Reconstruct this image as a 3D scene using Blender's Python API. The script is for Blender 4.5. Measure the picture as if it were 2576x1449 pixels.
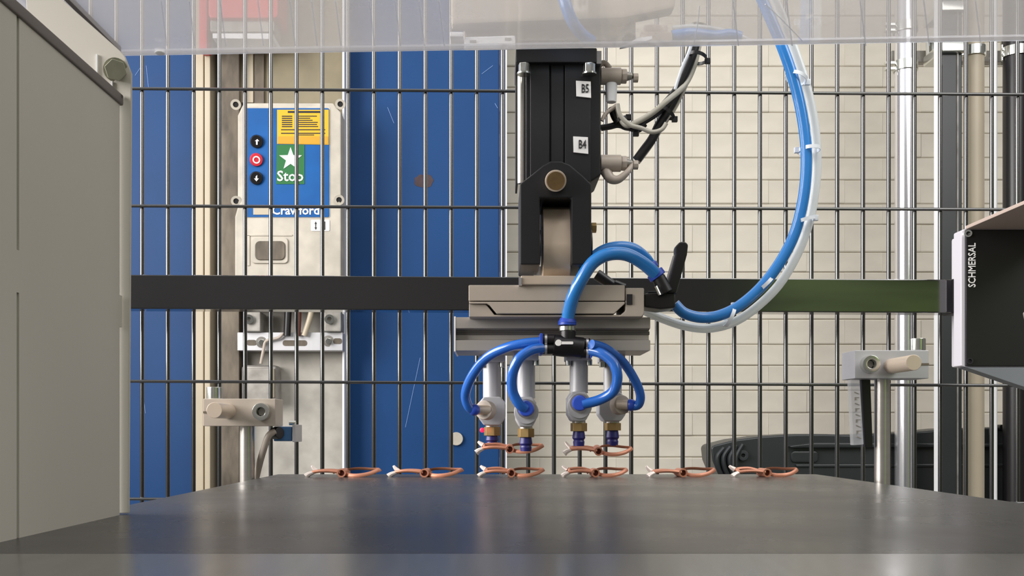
import bpy, bmesh, math, random
from mathutils import Vector, Matrix
random.seed(7)
C = bpy.context.scene.collection
D = bpy.data
for o in list(D.objects): D.objects.remove(o)
PI = math.pi
F = 2576.0; CX = 1250.0; CY = 1080.0; E = 1.1      # focal length in pixels, vanishing point, eye height

# ---------------------------------------------------------------- camera, world, light, exposure
cam = D.objects.new('camera', D.cameras.new('camera')); C.objects.link(cam)
cam.location = (0, 0, E); cam.rotation_euler = (PI/2, 0, 0)
cam.data.sensor_width = 36; cam.data.lens = 36*F/2576
cam.data.shift_x = (1288-CX)/2576; cam.data.shift_y = (CY-724.5)/2576
cam.data.clip_start = 0.01
bpy.context.scene.camera = cam
sc = bpy.context.scene
sc.view_settings.view_transform = 'Standard'; sc.view_settings.look = 'None'
sc.view_settings.exposure = 0.0; sc.view_settings.gamma = 1; sc.view_settings.use_curve_mapping = False
w = D.worlds.new('world'); sc.world = w; w.use_nodes = True
bg = w.node_tree.nodes['Background']; bg.inputs[0].default_value = (0.97, 0.98, 1.0, 1); bg.inputs[1].default_value = 1.0

def area(name, loc, rot, sx, sy, power, col=(1, 1, 1)):
    l = D.lights.new(name, 'AREA'); l.shape = 'RECTANGLE'; l.size = sx; l.size_y = sy; l.energy = power; l.color = col
    o = D.objects.new(name, l); C.objects.link(o); o.location = loc; o.rotation_euler = rot
    return o
# added spot lamp, brightens the unseen green panel that the rail reflects
sp = D.lights.new('panel_spot', 'SPOT'); sp.energy = 240; sp.spot_size = math.radians(34); sp.shadow_soft_size = 0.1
so = D.objects.new('panel_spot', sp); C.objects.link(so); so.location = (2.0, -0.3, E+1.6)
so.rotation_euler = (Vector((2.05, -2.25, E+0.72))-Vector(so.location)).to_track_quat('-Z', 'Y').to_euler()
# tall daylight window in the left wall (shines towards +x)
area('window_light', (-2.42, 0.15, E+1.22), (0, -PI/2, 0), 1.95, 3.3, 240, (1.0, 0.97, 0.94))
# fill lamp added above and behind the camera, no known source
area('fill_light', (1.6, -0.6, E+2.2), (math.radians(30), math.radians(30), 0), 2.6, 1.8, 75, (1.0, 0.98, 0.95))

# ---------------------------------------------------------------- helpers
def X(px, d): return (px-CX)/F*d
def Z(py, d): return E+(CY-py)/F*d
def P(px, py, d): return Vector((X(px, d), d, Z(py, d)))
def lin(c):
    c = c/255.0
    return c/12.92 if c <= 0.04045 else ((c+0.055)/1.055)**2.4
def rgb(r, g, b): return (lin(r), lin(g), lin(b), 1)

def mat(name, col, rough=0.5, metal=0.0, var=0.0, scale=20, bump=0.0, spec=0.5, coat=0.0, col2=None, stretch=None, detail=4, emit=0, trans=0.0, alpha=1.0):
    m = D.materials.new(name); m.use_nodes = True
    nt = m.node_tree; b = nt.nodes['Principled BSDF']
    b.inputs['Base Color'].default_value = rgb(*col)
    b.inputs['Roughness'].default_value = rough; b.inputs['Metallic'].default_value = metal
    b.inputs['Specular IOR Level'].default_value = spec; b.inputs['Coat Weight'].default_value = coat
    b.inputs['Transmission Weight'].default_value = trans
    b.inputs['Alpha'].default_value = alpha
    if emit:
        b.inputs['Emission Color'].default_value = rgb(*col); b.inputs['Emission Strength'].default_value = emit
    if var or bump or col2:
        tc = nt.nodes.new('ShaderNodeTexCoord'); mp = nt.nodes.new('ShaderNodeMapping'); nz = nt.nodes.new('ShaderNodeTexNoise')
        nt.links.new(tc.outputs['Object'], mp.inputs[0]); nt.links.new(mp.outputs[0], nz.inputs['Vector'])
        if stretch: mp.inputs['Scale'].default_value = stretch
        nz.inputs['Scale'].default_value = scale; nz.inputs['Detail'].default_value = detail
        if var or col2:
            cr = nt.nodes.new('ShaderNodeValToRGB'); nt.links.new(nz.outputs['Fac'], cr.inputs[0])
            c = rgb(*col); k = 1-var
            cr.color_ramp.elements[0].position = 0.35; cr.color_ramp.elements[1].position = 0.65
            cr.color_ramp.elements[0].color = rgb(*col2) if col2 else (c[0]*k, c[1]*k, c[2]*k, 1)
            cr.color_ramp.elements[1].color = c
            nt.links.new(cr.outputs[0], b.inputs['Base Color'])
        if bump:
            bp = nt.nodes.new('ShaderNodeBump'); bp.inputs['Strength'].default_value = bump; bp.inputs['Distance'].default_value = 0.002
            nt.links.new(nz.outputs['Fac'], bp.inputs['Height']); nt.links.new(bp.outputs[0], b.inputs['Normal'])
    return m

class MB:
    def __init__(s): s.bm = bmesh.new()
    def box(s, x0, x1, y0, y1, z0, z1):
        v = [s.bm.verts.new(p) for p in ((x0,y0,z0),(x1,y0,z0),(x1,y1,z0),(x0,y1,z0),(x0,y0,z1),(x1,y0,z1),(x1,y1,z1),(x0,y1,z1))]
        for f in ((0,3,2,1),(4,5,6,7),(0,1,5,4),(1,2,6,5),(2,3,7,6),(3,0,4,7)): s.bm.faces.new([v[i] for i in f])
        return s
    def pb(s, px0, py0, px1, py1, d, th):      # box from the pixel bounds of its front face at depth d
        return s.box(X(px0, d), X(px1, d), d, d+th, Z(py1, d), Z(py0, d))
    def prism(s, pts, d, th):                  # outline in pixels at depth d, extruded backwards
        a = [s.bm.verts.new(P(x, y, d)) for x, y in pts]
        b = [s.bm.verts.new(v.co+Vector((0, th, 0))) for v in a]
        n = len(a)
        s.bm.faces.new(a); s.bm.faces.new(b[::-1])
        for i in range(n): s.bm.faces.new((a[i], b[i], b[(i+1) % n], a[(i+1) % n]))
        return s
    def extr(s, pts, vec):                     # closed 3D outline swept along vec
        a = [s.bm.verts.new(p) for p in pts]; b = [s.bm.verts.new(Vector(p)+Vector(vec)) for p in pts]
        n = len(a); s.bm.faces.new(a); s.bm.faces.new(b[::-1])
        for i in range(n): s.bm.faces.new((a[i], b[i], b[(i+1) % n], a[(i+1) % n]))
        return s
    def cyl(s, p0, p1, r, r2=None, n=20, hollow=0):
        p0 = Vector(p0); p1 = Vector(p1); r2 = r if r2 is None else r2
        t = (p1-p0).normalized(); u = t.orthogonal().normalized(); v = t.cross(u)
        ring = lambda c, q: [s.bm.verts.new(c+(u*math.cos(2*PI*i/n)+v*math.sin(2*PI*i/n))*q) for i in range(n)]
        a, b = ring(p0, r), ring(p1, r2)
        for i in range(n): s.bm.faces.new((a[i], a[(i+1) % n], b[(i+1) % n], b[i]))
        if hollow:
            c, e = ring(p0, hollow), ring(p1, hollow)
            for i in range(n):
                j = (i+1) % n
                s.bm.faces.new((c[j], c[i], e[i], e[j])); s.bm.faces.new((a[j], a[i], c[i], c[j])); s.bm.faces.new((b[i], b[j], e[j], e[i]))
        else:
            s.bm.faces.new(a[::-1]); s.bm.faces.new(b)
        return s
    def tube(s, pts, r, n=12, sub=6, closed=False, rz=None, cap=True):
        pts = [Vector(p) for p in pts]
        if sub > 1:
            q = []
            L = len(pts); rng = range(L if closed else L-1)
            for i in rng:
                g = (lambda k: pts[k % L]) if closed else (lambda k: pts[min(max(k, 0), L-1)])
                p0, p1, p2, p3 = g(i-1), g(i), g(i+1), g(i+2)
                for k in range(sub):
                    t = k/sub
                    q.append(0.5*((2*p1)+(p2-p0)*t+(2*p0-5*p1+4*p2-p3)*t*t+(3*p1-p0-3*p2+p3)*t**3))
            if not closed: q.append(pts[-1])
            pts = q
        L = len(pts); rings = []; u = None
        for i, p in enumerate(pts):
            a = pts[i-1] if (i or closed) else p; b = pts[(i+1) % L] if (i < L-1 or closed) else p
            t = (b-a).normalized()
            if u is None: u = (Vector((0, 1, 0)) if abs(t.y) < 0.9 else Vector((1, 0, 0)))
            u = (u-t*u.dot(t)).normalized(); v = t.cross(u)
            rr = r(i/(L-1)) if callable(r) else r
            r2 = rz if rz else rr
            rings.append([s.bm.verts.new(p+u*math.cos(2*PI*k/n)*rr+v*math.sin(2*PI*k/n)*r2) for k in range(n)])
        for i in range(L if closed else L-1):
            A, B = rings[i], rings[(i+1) % L]
            for k in range(n): s.bm.faces.new((A[k], A[(k+1) % n], B[(k+1) % n], B[k]))
        if not closed and cap: s.bm.faces.new(rings[0][::-1]); s.bm.faces.new(rings[-1])
        return s
    def ball(s, c, r, sc=(1, 1, 1)):
        g = bmesh.ops.create_uvsphere(s.bm, u_segments=18, v_segments=12, radius=r)
        bmesh.ops.scale(s.bm, vec=sc, verts=g['verts']); bmesh.ops.translate(s.bm, vec=c, verts=g['verts'])
        return s
    def build(s, name, m, parent=None, bevel=0.0, seg=2, label=None, ang=None, kind=None, world=True):
        bm = s.bm
        if ang is None: ang = 28 if bevel else 44
        bmesh.ops.recalc_face_normals(bm, faces=bm.faces)
        if bevel:
            ed = [e for e in bm.edges if len(e.link_faces) == 2 and e.calc_face_angle() > 0.6]
            bmesh.ops.bevel(bm, geom=ed, offset=bevel, segments=seg, affect='EDGES', profile=0.5, clamp_overlap=True)
        lo = Vector((1e9,)*3); hi = -lo
        for v in bm.verts:
            for k in range(3): lo[k] = min(lo[k], v.co[k]); hi[k] = max(hi[k], v.co[k])
        c = Vector(((lo.x+hi.x)/2, (lo.y+hi.y)/2, lo.z)) if world else Vector((0, 0, 0))
        bmesh.ops.translate(bm, vec=-c, verts=bm.verts)
        me = D.meshes.new(name); bm.to_mesh(me); bm.free()
        me.materials.append(m)
        for p in me.polygons: p.use_smooth = True
        me.set_sharp_from_angle(angle=math.radians(ang))
        o = link(name, me, c, parent, label, kind)
        if bevel:
            wn = o.modifiers.new('weighted', 'WEIGHTED_NORMAL'); wn.keep_sharp = True; wn.weight = 80
        return o

WLOC = {}
def link(name, me, c, parent=None, label=None, kind=None):
    o = D.objects.new(name, me); C.objects.link(o)
    WLOC[o] = Vector(c)
    if parent is not None:
        o.parent = parent; o.location = Vector(c)-WLOC[parent]
    else: o.location = c
    if label: o['label'] = label
    if kind: o['kind'] = kind
    return o
def thing(name, label, cat, loc, group=None):
    o = D.objects.new(name, None); C.objects.link(o); o.location = loc; WLOC[o] = Vector(loc); o.empty_display_size = 0.01
    o['label'] = label; o['category'] = cat
    if group: o['group'] = group
    return o
def tag(o, label, cat, group=None):
    o['label'] = label; o['category'] = cat
    if group: o['group'] = group
    return o
def struct(o): o['kind'] = 'structure'; return o
def text(s, h, loc, m, parent, name='lettering', rot=(PI/2, 0, 0), align='CENTER', sx=1.0, bold=0.0, label=None):
    cu = D.curves.new('t', 'FONT'); cu.body = s; cu.size = h; cu.align_x = align; cu.align_y = 'CENTER'; cu.extrude = 0.0002; cu.offset = bold
    cu.resolution_u = 2
    t = D.objects.new('t', cu); C.objects.link(t)
    bpy.context.view_layer.update()
    me = D.meshes.new_from_object(t.evaluated_get(bpy.context.evaluated_depsgraph_get()))
    D.objects.remove(t); me.materials.clear(); me.materials.append(m); me.name = name
    M = Matrix.Rotation(rot[2], 4, 'Z') @ Matrix.Rotation(rot[1], 4, 'Y') @ Matrix.Rotation(rot[0], 4, 'X') @ Matrix.Diagonal((sx, 1, 1, 1))
    me.transform(M)
    return link(name, me, loc, parent, label)
def star(cx, cy, r, n=5, q=0.4, a0=0):
    return [(cx+math.sin(PI*i/n+a0)*(r if i % 2 == 0 else r*q), cy-math.cos(PI*i/n+a0)*(r if i % 2 == 0 else r*q)) for i in range(2*n)]
def disc(cx, cy, r, n=24): return [(cx+math.cos(2*PI*i/n)*r, cy+math.sin(2*PI*i/n)*r) for i in range(n)]
def rrect(x0, y0, x1, y1, r, n=4):
    out = []
    for (cx, cy, a) in ((x1-r, y0+r, -90), (x1-r, y1-r, 0), (x0+r, y1-r, 90), (x0+r, y0+r, 180)):
        for k in range(n+1):
            t = math.radians(a+90*k/n); out.append((cx+math.cos(t)*r, cy+math.sin(t)*r))
    return out

# ---------------------------------------------------------------- materials
M = dict(
 brick=mat('cream_painted_brick', (208, 201, 187), 0.62, var=0.13, scale=6, bump=0.25, stretch=(1, 1, 2)),
 mortar=mat('cream_mortar', (168, 158, 136), 0.8, var=0.2, scale=14),
 floor=mat('grey_concrete_floor', (120, 118, 114), 0.6, var=0.2, scale=4),
 plaster=mat('pale_plaster', (205, 203, 198), 0.7, var=0.06, scale=3),
 hall=mat('dark_hall_cladding', (96, 94, 92), 0.7, var=0.1, scale=2),
 green=mat('green_reflection_panel', (150, 178, 100), 0.6, var=0.75, scale=1.6, stretch=(0.6, 1, 7)),
 blue=mat('blue_enamelled_steel', (18, 64, 116), 0.5, var=0.10, scale=5, bump=0.03, spec=0.25),
 blue_dark=mat('dark_blue_edge', (42, 58, 105), 0.4),
 cream=mat('cream_enamel', (186, 174, 152), 0.4, var=0.07, scale=9),
 box_cream=mat('dirty_cream_casing', (196, 188, 174), 0.55, var=0.22, scale=16, bump=0.1),
 galv=mat('galvanised_steel', (168, 164, 158), 0.45, 0.35, col2=(128, 124, 118), scale=18, bump=0.05),
 galv_dark=mat('weathered_galvanised_steel', (118, 108, 94), 0.55, 0.3, col2=(74, 66, 56), scale=13, bump=0.05, stretch=(1.5, 1, 0.5)),
 concrete=mat('mottled_pale_concrete', (186, 181, 172), 0.65, col2=(150, 146, 138), scale=9, bump=0.15, detail=8),
 taupe=mat('olive_grey_plate', (134, 124, 100), 0.5, var=0.18, scale=12),
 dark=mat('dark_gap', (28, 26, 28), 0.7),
 rod=mat('black_powder_coat_rod', (16, 15, 16), 0.22, spec=1.0, coat=1.0),
 rail=mat('black_glossy_rail', (11, 11, 13), 0.16, spec=0.8, coat=1.0, var=0.1, scale=30, bump=0.02),
 black=mat('black_anodised', (30, 30, 33), 0.42, spec=0.4, var=0.1, scale=60),
 blackp=mat('black_plastic', (22, 20, 22), 0.34, spec=0.5),
 blackc=mat('black_moulded_plastic', (38, 42, 44), 0.36, spec=0.6, var=0.2, scale=6, bump=0.1),
 steel=mat('brushed_steel', (206, 202, 196), 0.3, 0.9, var=0.06, scale=40, stretch=(1, 1, 8)),
 nickel=mat('nickel_plated_steel', (222, 204, 184), 0.36, 0.4, var=0.08, scale=30),
 changer=mat('beige_grey_cast_aluminium', (188, 176, 163), 0.45, 0.2, var=0.05, scale=60),
 alu=mat('anodised_aluminium_profile', (180, 174, 168), 0.38, 0.4, var=0.05, scale=30, stretch=(0.2, 1, 6)),
 alu_dark=mat('profile_groove', (96, 92, 90), 0.5, 0.4),
 alum=mat('matt_light_aluminium', (196, 195, 198), 0.42, 0.35, var=0.04, scale=60),
 zinc=mat('shiny_zinc', (215, 216, 210), 0.18, 0.95, bump=0.05, scale=50),
 chrome=mat('chrome_pipe', (232, 232, 236), 0.16, 0.9),
 brass=mat('brass', (176, 148, 98), 0.35, 0.7),
 bronze=mat('dull_brass_pin', (132, 106, 70), 0.45, 0.5, var=0.2, scale=200),
 cup=mat('dark_blue_rubber', (34, 32, 104), 0.4),
 hose=mat('blue_polyurethane_hose', (44, 128, 206), 0.2, spec=0.6, coat=0.3),
 hose_d=mat('deep_blue_hose', (36, 100, 190), 0.2, spec=0.6, coat=0.3),
 collar=mat('blue_release_collar', (44, 78, 184), 0.35),
 clear=mat('milky_clear_hose', (244, 248, 248), 0.18, spec=0.6, trans=0.35, alpha=0.92),
 white=mat('white_plastic', (238, 238, 240), 0.35),
 tiew=mat('white_nylon_tie', (235, 240, 246), 0.3),
 sticker=mat('white_label', (240, 238, 236), 0.5),
 ink=mat('black_ink', (22, 22, 24), 0.6),
 greyp=mat('warm_grey_plastic', (178, 166, 154), 0.42, var=0.05, scale=40),
 greyc=mat('grey_cable_sheath', (176, 172, 160), 0.4),
 blackcab=mat('black_cable_sheath', (22, 20, 22), 0.38),
 copper=mat('matt_copper', (208, 142, 114), 0.4, 0.35, var=0.12, scale=120, bump=0.05),
 copper_d=mat('dark_copper_bore', (92, 44, 30), 0.6, 0.2),
 copper_w=mat('sunlit_copper_end', (240, 226, 218), 0.3, 0.3),  # copper colour whitened for the light striking the clip ends from the left
 guard=mat('grey_beige_sheet_metal', (208, 203, 192), 0.5, 0.0, var=0.05, scale=5, bump=0.02),
 guard_d=mat('grey_brown_edge_seal', (112, 104, 100), 0.5),
 slot=mat('shadowed_slot', (88, 86, 82), 0.7),
 bolt=mat('olive_zinc_bolt', (176, 176, 156), 0.4, 0.4, var=0.2, scale=150),
 yellow=mat('yellow_sticker', (214, 166, 10), 0.55),
 yellow_d=mat('ochre_sticker', (196, 146, 20), 0.55),
 sgreen=mat('green_sticker', (8, 100, 44), 0.6),
 lblue=mat('bright_blue_panel', (10, 88, 158), 0.5, var=0.2, scale=9, spec=0.25),
 red=mat('red_plastic', (206, 44, 58), 0.4),
 redbox=mat('red_painted_box', (200, 36, 52), 0.4),
 sensorblue=mat('steel_blue_plastic', (70, 114, 160), 0.4),
 sensorgrey=mat('silver_grey_housing', (214, 210, 218), 0.35, 0.2),
 brownflange=mat('taupe_flange', (178, 160, 150), 0.5),
 greyflange=mat('slate_flange', (112, 116, 120), 0.5),
 arm=mat('beige_enamelled_arm', (196, 184, 166), 0.5, var=0.04, scale=5),
 rust=mat('rust_patch', (74, 58, 62), 0.8, var=0.3, scale=40),
 laser=mat('red_laser_dot', (255, 30, 70), 0.5, emit=1.6),
 scratch=mat('pale_scratch', (120, 150, 200), 0.6),
 base=mat('grey_machine_base', (96, 98, 100), 0.5, var=0.1, scale=5),
)
def table_mat(name, col, rough, spec, metal=0.0):
    m = mat(name, col, rough, metal, spec=spec, var=0.12, scale=60, bump=0.0, stretch=(6, 0.6, 1))
    nt = m.node_tree; b = nt.nodes['Principled BSDF']
    tc = nt.nodes.new('ShaderNodeTexCoord'); nz = nt.nodes.new('ShaderNodeTexNoise'); nz.inputs['Scale'].default_value = 14; nz.inputs['Detail'].default_value = 8
    mr = nt.nodes.new('ShaderNodeMapRange'); mr.inputs[1].default_value = 0.3; mr.inputs[2].default_value = 0.7; mr.inputs[3].default_value = rough*0.85; mr.inputs[4].default_value = rough*1.2
    nt.links.new(tc.outputs['Object'], nz.inputs['Vector']); nt.links.new(nz.outputs['Fac'], mr.inputs[0]); nt.links.new(mr.outputs[0], b.inputs['Roughness'])
    return m
M['table'] = table_mat('dark_grey_steel_plate', (66, 65, 64), 0.27, 0.3)
M['strip'] = table_mat('polished_steel_strip', (140, 140, 138), 0.2, 0.5, 0.6)
# clear acrylic: transmits most light, with a milky haze and a gloss
def acrylic(name, haze=0.42, tint=(208, 204, 200)):
    m = D.materials.new(name); m.use_nodes = True; nt = m.node_tree; nt.nodes.clear()
    out = nt.nodes.new('ShaderNodeOutputMaterial'); tr = nt.nodes.new('ShaderNodeBsdfTransparent'); df = nt.nodes.new('ShaderNodeBsdfDiffuse'); tl = nt.nodes.new('ShaderNodeBsdfTranslucent')
    gl = nt.nodes.new('ShaderNodeBsdfGlossy'); gl.inputs['Roughness'].default_value = 0.06; gl.inputs['Color'].default_value = (0.9, 0.9, 0.92, 1)
    tr.inputs[0].default_value = (0.96, 0.96, 0.97, 1); df.inputs[0].default_value = rgb(*tint); tl.inputs[0].default_value = rgb(*tint)
    ms = nt.nodes.new('ShaderNodeMixShader'); ms.inputs[0].default_value = 0.5
    nt.links.new(df.outputs[0], ms.inputs[1]); nt.links.new(tl.outputs[0], ms.inputs[2])
    tc = nt.nodes.new('ShaderNodeTexCoord'); nz = nt.nodes.new('ShaderNodeTexNoise'); nz.inputs['Scale'].default_value = 9; nz.inputs['Detail'].default_value = 6
    mr = nt.nodes.new('ShaderNodeMapRange'); mr.inputs[1].default_value = 0.3; mr.inputs[2].default_value = 0.7; mr.inputs[3].default_value = haze*0.85; mr.inputs[4].default_value = haze*1.15
    nt.links.new(tc.outputs['Object'], nz.inputs['Vector']); nt.links.new(nz.outputs['Fac'], mr.inputs[0])
    m1 = nt.nodes.new('ShaderNodeMixShader'); nt.links.new(mr.outputs[0], m1.inputs[0]); nt.links.new(tr.outputs[0], m1.inputs[1]); nt.links.new(ms.outputs[0], m1.inputs[2])
    bp = nt.nodes.new('ShaderNodeBump'); bp.inputs['Strength'].default_value = 0.15; bp.inputs['Distance'].default_value = 0.003
    nt.links.new(nz.outputs['Fac'], bp.inputs['Height']); nt.links.new(bp.outputs[0], gl.inputs['Normal'])
    m2 = nt.nodes.new('ShaderNodeMixShader'); m2.inputs[0].default_value = 0.14; nt.links.new(m1.outputs[0], m2.inputs[1]); nt.links.new(gl.outputs[0], m2.inputs[2])
    nt.links.new(m2.outputs[0], out.inputs[0]); return m
M['acrylic'] = acrylic('clear_acrylic')
M['acrylic2'] = acrylic('clear_acrylic_strip', 0.35, (240, 242, 246))

# ---------------------------------------------------------------- the hall
struct(MB().box(-2.5, 4.0, -2.6, 3.6, -0.05, 0).build('floor', M['floor']))
WD = 3.36
wb = struct(MB().box(-2.5, 4.0, WD+0.006, WD+0.25, 0, E+2.5).build('wall_back', M['mortar']))
wl = struct(MB().box(-2.7, -2.5, -2.6, 3.6, 0, E+.2).box(-2.7, -2.5, -2.6, 3.6, E+2.25, E+2.5).box(-2.7, -2.5, 2.15, 3.6, E+.2, E+2.25).box(-2.7, -2.5, -2.6, -1.6, E+.2, E+2.25).build('wall_left', M['plaster']))
# painted brick courses of the back wall, edges measured course by course
J = [-75, -18, 40, 105, 167, 219, 283, 335, 397, 452, 513, 564, 635, 684, 745, 803, 867, 919, 983, 1038, 1097, 1150, 1205, 1262, 1320]
bb = bmesh.new(); bmesh.ops.create_cube(bb, size=1.0)
for v in bb.verts: v.co.x *= 0.2496; v.co.y *= 0.02; v.co.z *= 0.07
bmesh.ops.bevel(bb, geom=[e for e in bb.edges if abs(e.verts[0].co.x-e.verts[1].co.x) > .1], offset=0.003, segments=1, affect='EDGES')
bme = D.meshes.new('brick'); bb.to_mesh(bme); bb.free(); bme.materials.append(M['brick'])
for r in range(len(J)-1):
    z1, z0 = Z(J[r], WD), Z(J[r+1], WD)
    gap = 0.0030 if r % 2 else 0.0008
    x = X(1262, WD) - (0.125 if r % 2 else 0.0)
    while x < X(2700, WD):
        o = link('brick', bme, (x+0.125, WD+0.0105+random.uniform(-0.0012, 0.0012), (z0+z1)/2), wb)
        o.scale = (1.0, 1, (z1-z0-gap)/0.07); o.rotation_euler = (random.uniform(-.006, .006), random.uniform(-.003, .003), random.uniform(-.003, .003))
        x += 0.25
struct(MB().box(4.0, 4.2, -2.6, 3.6, 0, E+2.5).build('wall_right', M['hall']))
struct(MB().box(-2.5, 4.0, -2.8, -2.6, 0, E+2.5).build('wall_rear', M['hall']))
struct(MB().box(1.5, 2.6, -2.3, -2.2, 0, 2.5).build('reflection_panel', M['green'], bevel=0.005))  # unseen green panel, added to give the black rail its green reflection

# blue door leaves behind the fence
dr = thing('door_1', 'x', 'x', P(1060, 1320, 3.2)); del dr['label'], dr['category']; dr['kind'] = 'structure'
dd = 3.2
MB().box(-1.75, X(484, dd), dd, dd+.05, 0.02, 2.75).build('door_leaf', M['blue'], dr, bevel=0.003)
MB().box(X(866, dd), X(1256, dd), dd, dd+.05, 0.02, 2.75).build('door_leaf', M['blue'], dr, bevel=0.003)
MB().box(X(1257, dd), X(1271, dd), dd-.01, dd+.05, 0.02, 2.75).build('edge_profile', M['blue_dark'], dr, bevel=0.002, label='dark blue edge profile')
MB().box(X(1271.5, dd), X(1275, dd), dd-.012, dd+.05, 0.02, 2.75).build('edge_highlight', M['white'], dr, label='thin white strip for the edge highlight')  # white strip painted in for the highlight on the door edge
MB().cyl(P(1148, 1104, dd-.012), P(1148, 1104, dd+.01), 17*dd/F).build('bolt_head', M['box_cream'], dr, bevel=0.003, label='round cream bolt head')
pts = [(1041+24*(1-math.cos(a))+random.uniform(-3, 3), 455+17*math.sin(a)+random.uniform(-3, 3)) for a in [2*PI*i/16 for i in range(16)]]
MB().prism(pts, dd-.0008, .004).build('rust_spot', M['rust'], dr, label='brown rust spot')
for (a, b) in (((975, 270), (991, 310)), ((1057, 900), (1020, 1075)), ((340, 190), (352, 172)), ((368, 165), (374, 222)), ((1240, 165), (1212, 186)), ((362, 1005), (366, 1040)), ((1245, 260), (1252, 272))):
    MB().cyl(P(a[0], a[1], dd-.0006), P(b[0], b[1], dd-.0006), 0.0009, n=5).build('scratch', M['scratch'], dr)
# cream guide rail, galvanised channel and column between the leaves
MB_ = MB().pb(486, -260, 512, 1400, 3.1, .08).pb(514, -260, 529, 1400, 3.09, .08)
struct(MB_.build('trim_1', M['cream'], bevel=0.004))
struct(MB().pb(529, -260, 556, 1400, 3.17, .03).build('trim_2', M['dark']))
struct(MB().pb(554, -260, 602, 1400, 3.10, .08).build('trim_3', M['galv_dark'], bevel=0.003))
col = struct(MB().pb(600, -260, 864, 1400, 3.16, .12).build('column', M['concrete'], bevel=0.003))
MB().pb(600, -250, 862, 420, 3.145, .013).build('cover_plate', M['taupe'], col, bevel=0.002, label='olive grey steel plate')
MB().pb(602, -250, 637, 258, 3.13, .013).build('cream_strip', M['cream'], col, bevel=0.002)
MB().pb(638, -250, 664, 262, 3.135, .009).build('dark_channel', M['galv_dark'], col, bevel=0.001)
MB().pb(861, -250, 866, 1400, 3.12, .05).build('edge_strip', M['white'], col, label='thin white strip for the edge highlight')

# ---------------------------------------------------------------- roller door control box
cb = thing('control_box', 'cream door control box with bright blue panel, arrow buttons and green Stop sticker', 'control box', P(728, 835, 3.05))
d = 3.04
MB().prism([(612, 258), (838, 258), (858, 282), (858, 772), (590, 772), (590, 545), (597, 520), (597, 290)], d, .085).build('casing', M['box_cream'], cb, bevel=0.006)
for i, (x, y) in enumerate(((593, 263), (856, 262), (594, 506), (853, 503))):
    e = MB().cyl(P(x, y, d-.004), P(x, y, d+.02), 13*d/F, hollow=7*d/F).build('screw_boss', M['box_cream'], cb)
    MB().cyl(P(x, y, d-.001), P(x, y, d+.012), 7*d/F, n=14).build('screw_hole', M['dark'], e)
MB().prism(rrect(614, 268, 831, 548, 6), d-.001, .003).build('panel_border', M['box_cream'], cb, label='pale panel rim')
MB().prism(rrect(617, 272, 828, 546, 4), d-.003, .003).build('blue_panel', M['lblue'], cb, label='bright blue printed panel')
ys = MB().prism([(697, 276), (827, 276), (827, 364), (697, 362)], d-.0045, .0015).build('warning_sticker', M['yellow'], cb, label='yellow instruction sticker')
MB().prism([(699, 343), (825, 343), (825, 362), (699, 361)], d-.0055, .001).build('sticker_band', M['yellow_d'], ys)
lm = MB()
lm.pb(724, 279, 806, 284, d-.0052, .0007)
for k in range(6):
    y = 291+k*5.2
    lm.pb(709, y, 735, y+2.6, d-.0052, .0007); lm.pb(742, y, 800-random.randint(0, 22), y+2.2, d-.0052, .0007)
lm.pb(707, 325, 818, 327.5, d-.0052, .0007).pb(707, 334, 818, 336.5, d-.0052, .0007).pb(750, 338.5, 790, 340.5, d-.0052, .0007)
lm.build('small_print', M['ink'], ys)
gs = MB().prism([(696, 364), (766, 364), (766, 463), (695, 463)], d-.0045, .0015).build('stop_sticker', M['sgreen'], cb, label='green sticker reading Stop')
MB().prism(star(731, 400, 30), d-.006, .0012).build('star', M['white'], gs, label='white star')
text('Stop', 0.043, P(730, 444, d-.006), M['white'], gs, bold=0.0006)
for (x, y, mm, nm) in ((646, 356, 'blackp', 'up'), (645, 402, 'red', 'stop'), (645, 448, 'blackp', 'down')):
    r = 17*d/F
    b = MB().cyl(P(x, y, d-.003), P(x, y, d-.016), r, r*0.9, n=28).build('button', M[mm], cb, bevel=0.002, label={'up': 'black push button with white up arrow', 'stop': 'red push button with white ring', 'down': 'black push button with white down arrow'}[nm])
    if nm == 'stop': MB().cyl(P(x, y, d-.0175), P(x, y, d-.0155), r*0.55, hollow=r*0.36).build('ring_mark', M['white'], b)
    else:
        s = 1 if nm == 'up' else -1
        MB().prism([(x, y-8*s), (x+6, y-1*s), (x+2, y-1*s), (x+2, y+8*s), (x-2, y+8*s), (x-2, y-1*s), (x-6, y-1*s)], d-.0175, .0015).build('arrow_mark', M['white'], b)
MB().pb(637, 523, 680, 540, d-.0045, .0012).build('logo_block', M['cream'], cb, label='pale printed logo block')
text('Crawford', 0.036, P(744, 530, d-.0045), M['white'], cb, sx=1.0, bold=0.0007, label='white maker name')
sg = MB().prism(rrect(782, 553, 829, 581, 3), d-.002, .002).build('door_sign', M['sticker'], cb, label='small white sign with door arrows')
MB().prism([(794, 557), (797, 563), (795, 563), (795, 572), (797, 572), (794, 578), (791, 572), (793, 572), (793, 563), (791, 563)], d-.0035, .0012).build('sign_mark', M['ink'], sg)
MB().pb(815, 557, 818, 578, d-.0035, .0012).build('sign_mark', M['ink'], sg)
lt = MB().prism(rrect(632, 598, 724, 662, 9), d-.006, .008).build('lock_bezel', M['box_cream'], cb, bevel=0.002, label='raised square bezel')
MB().prism(rrect(641, 606, 717, 654, 12), d-.0105, .006).build('lock_window', M['galv_dark'], lt, bevel=0.003, label='brown recessed lock window')
MB().pb(622, 592, 628, 668, d-.003, .003).pb(622, 590, 735, 593, d-.003, .003).build('moulding', M['box_cream'], cb)

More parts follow.
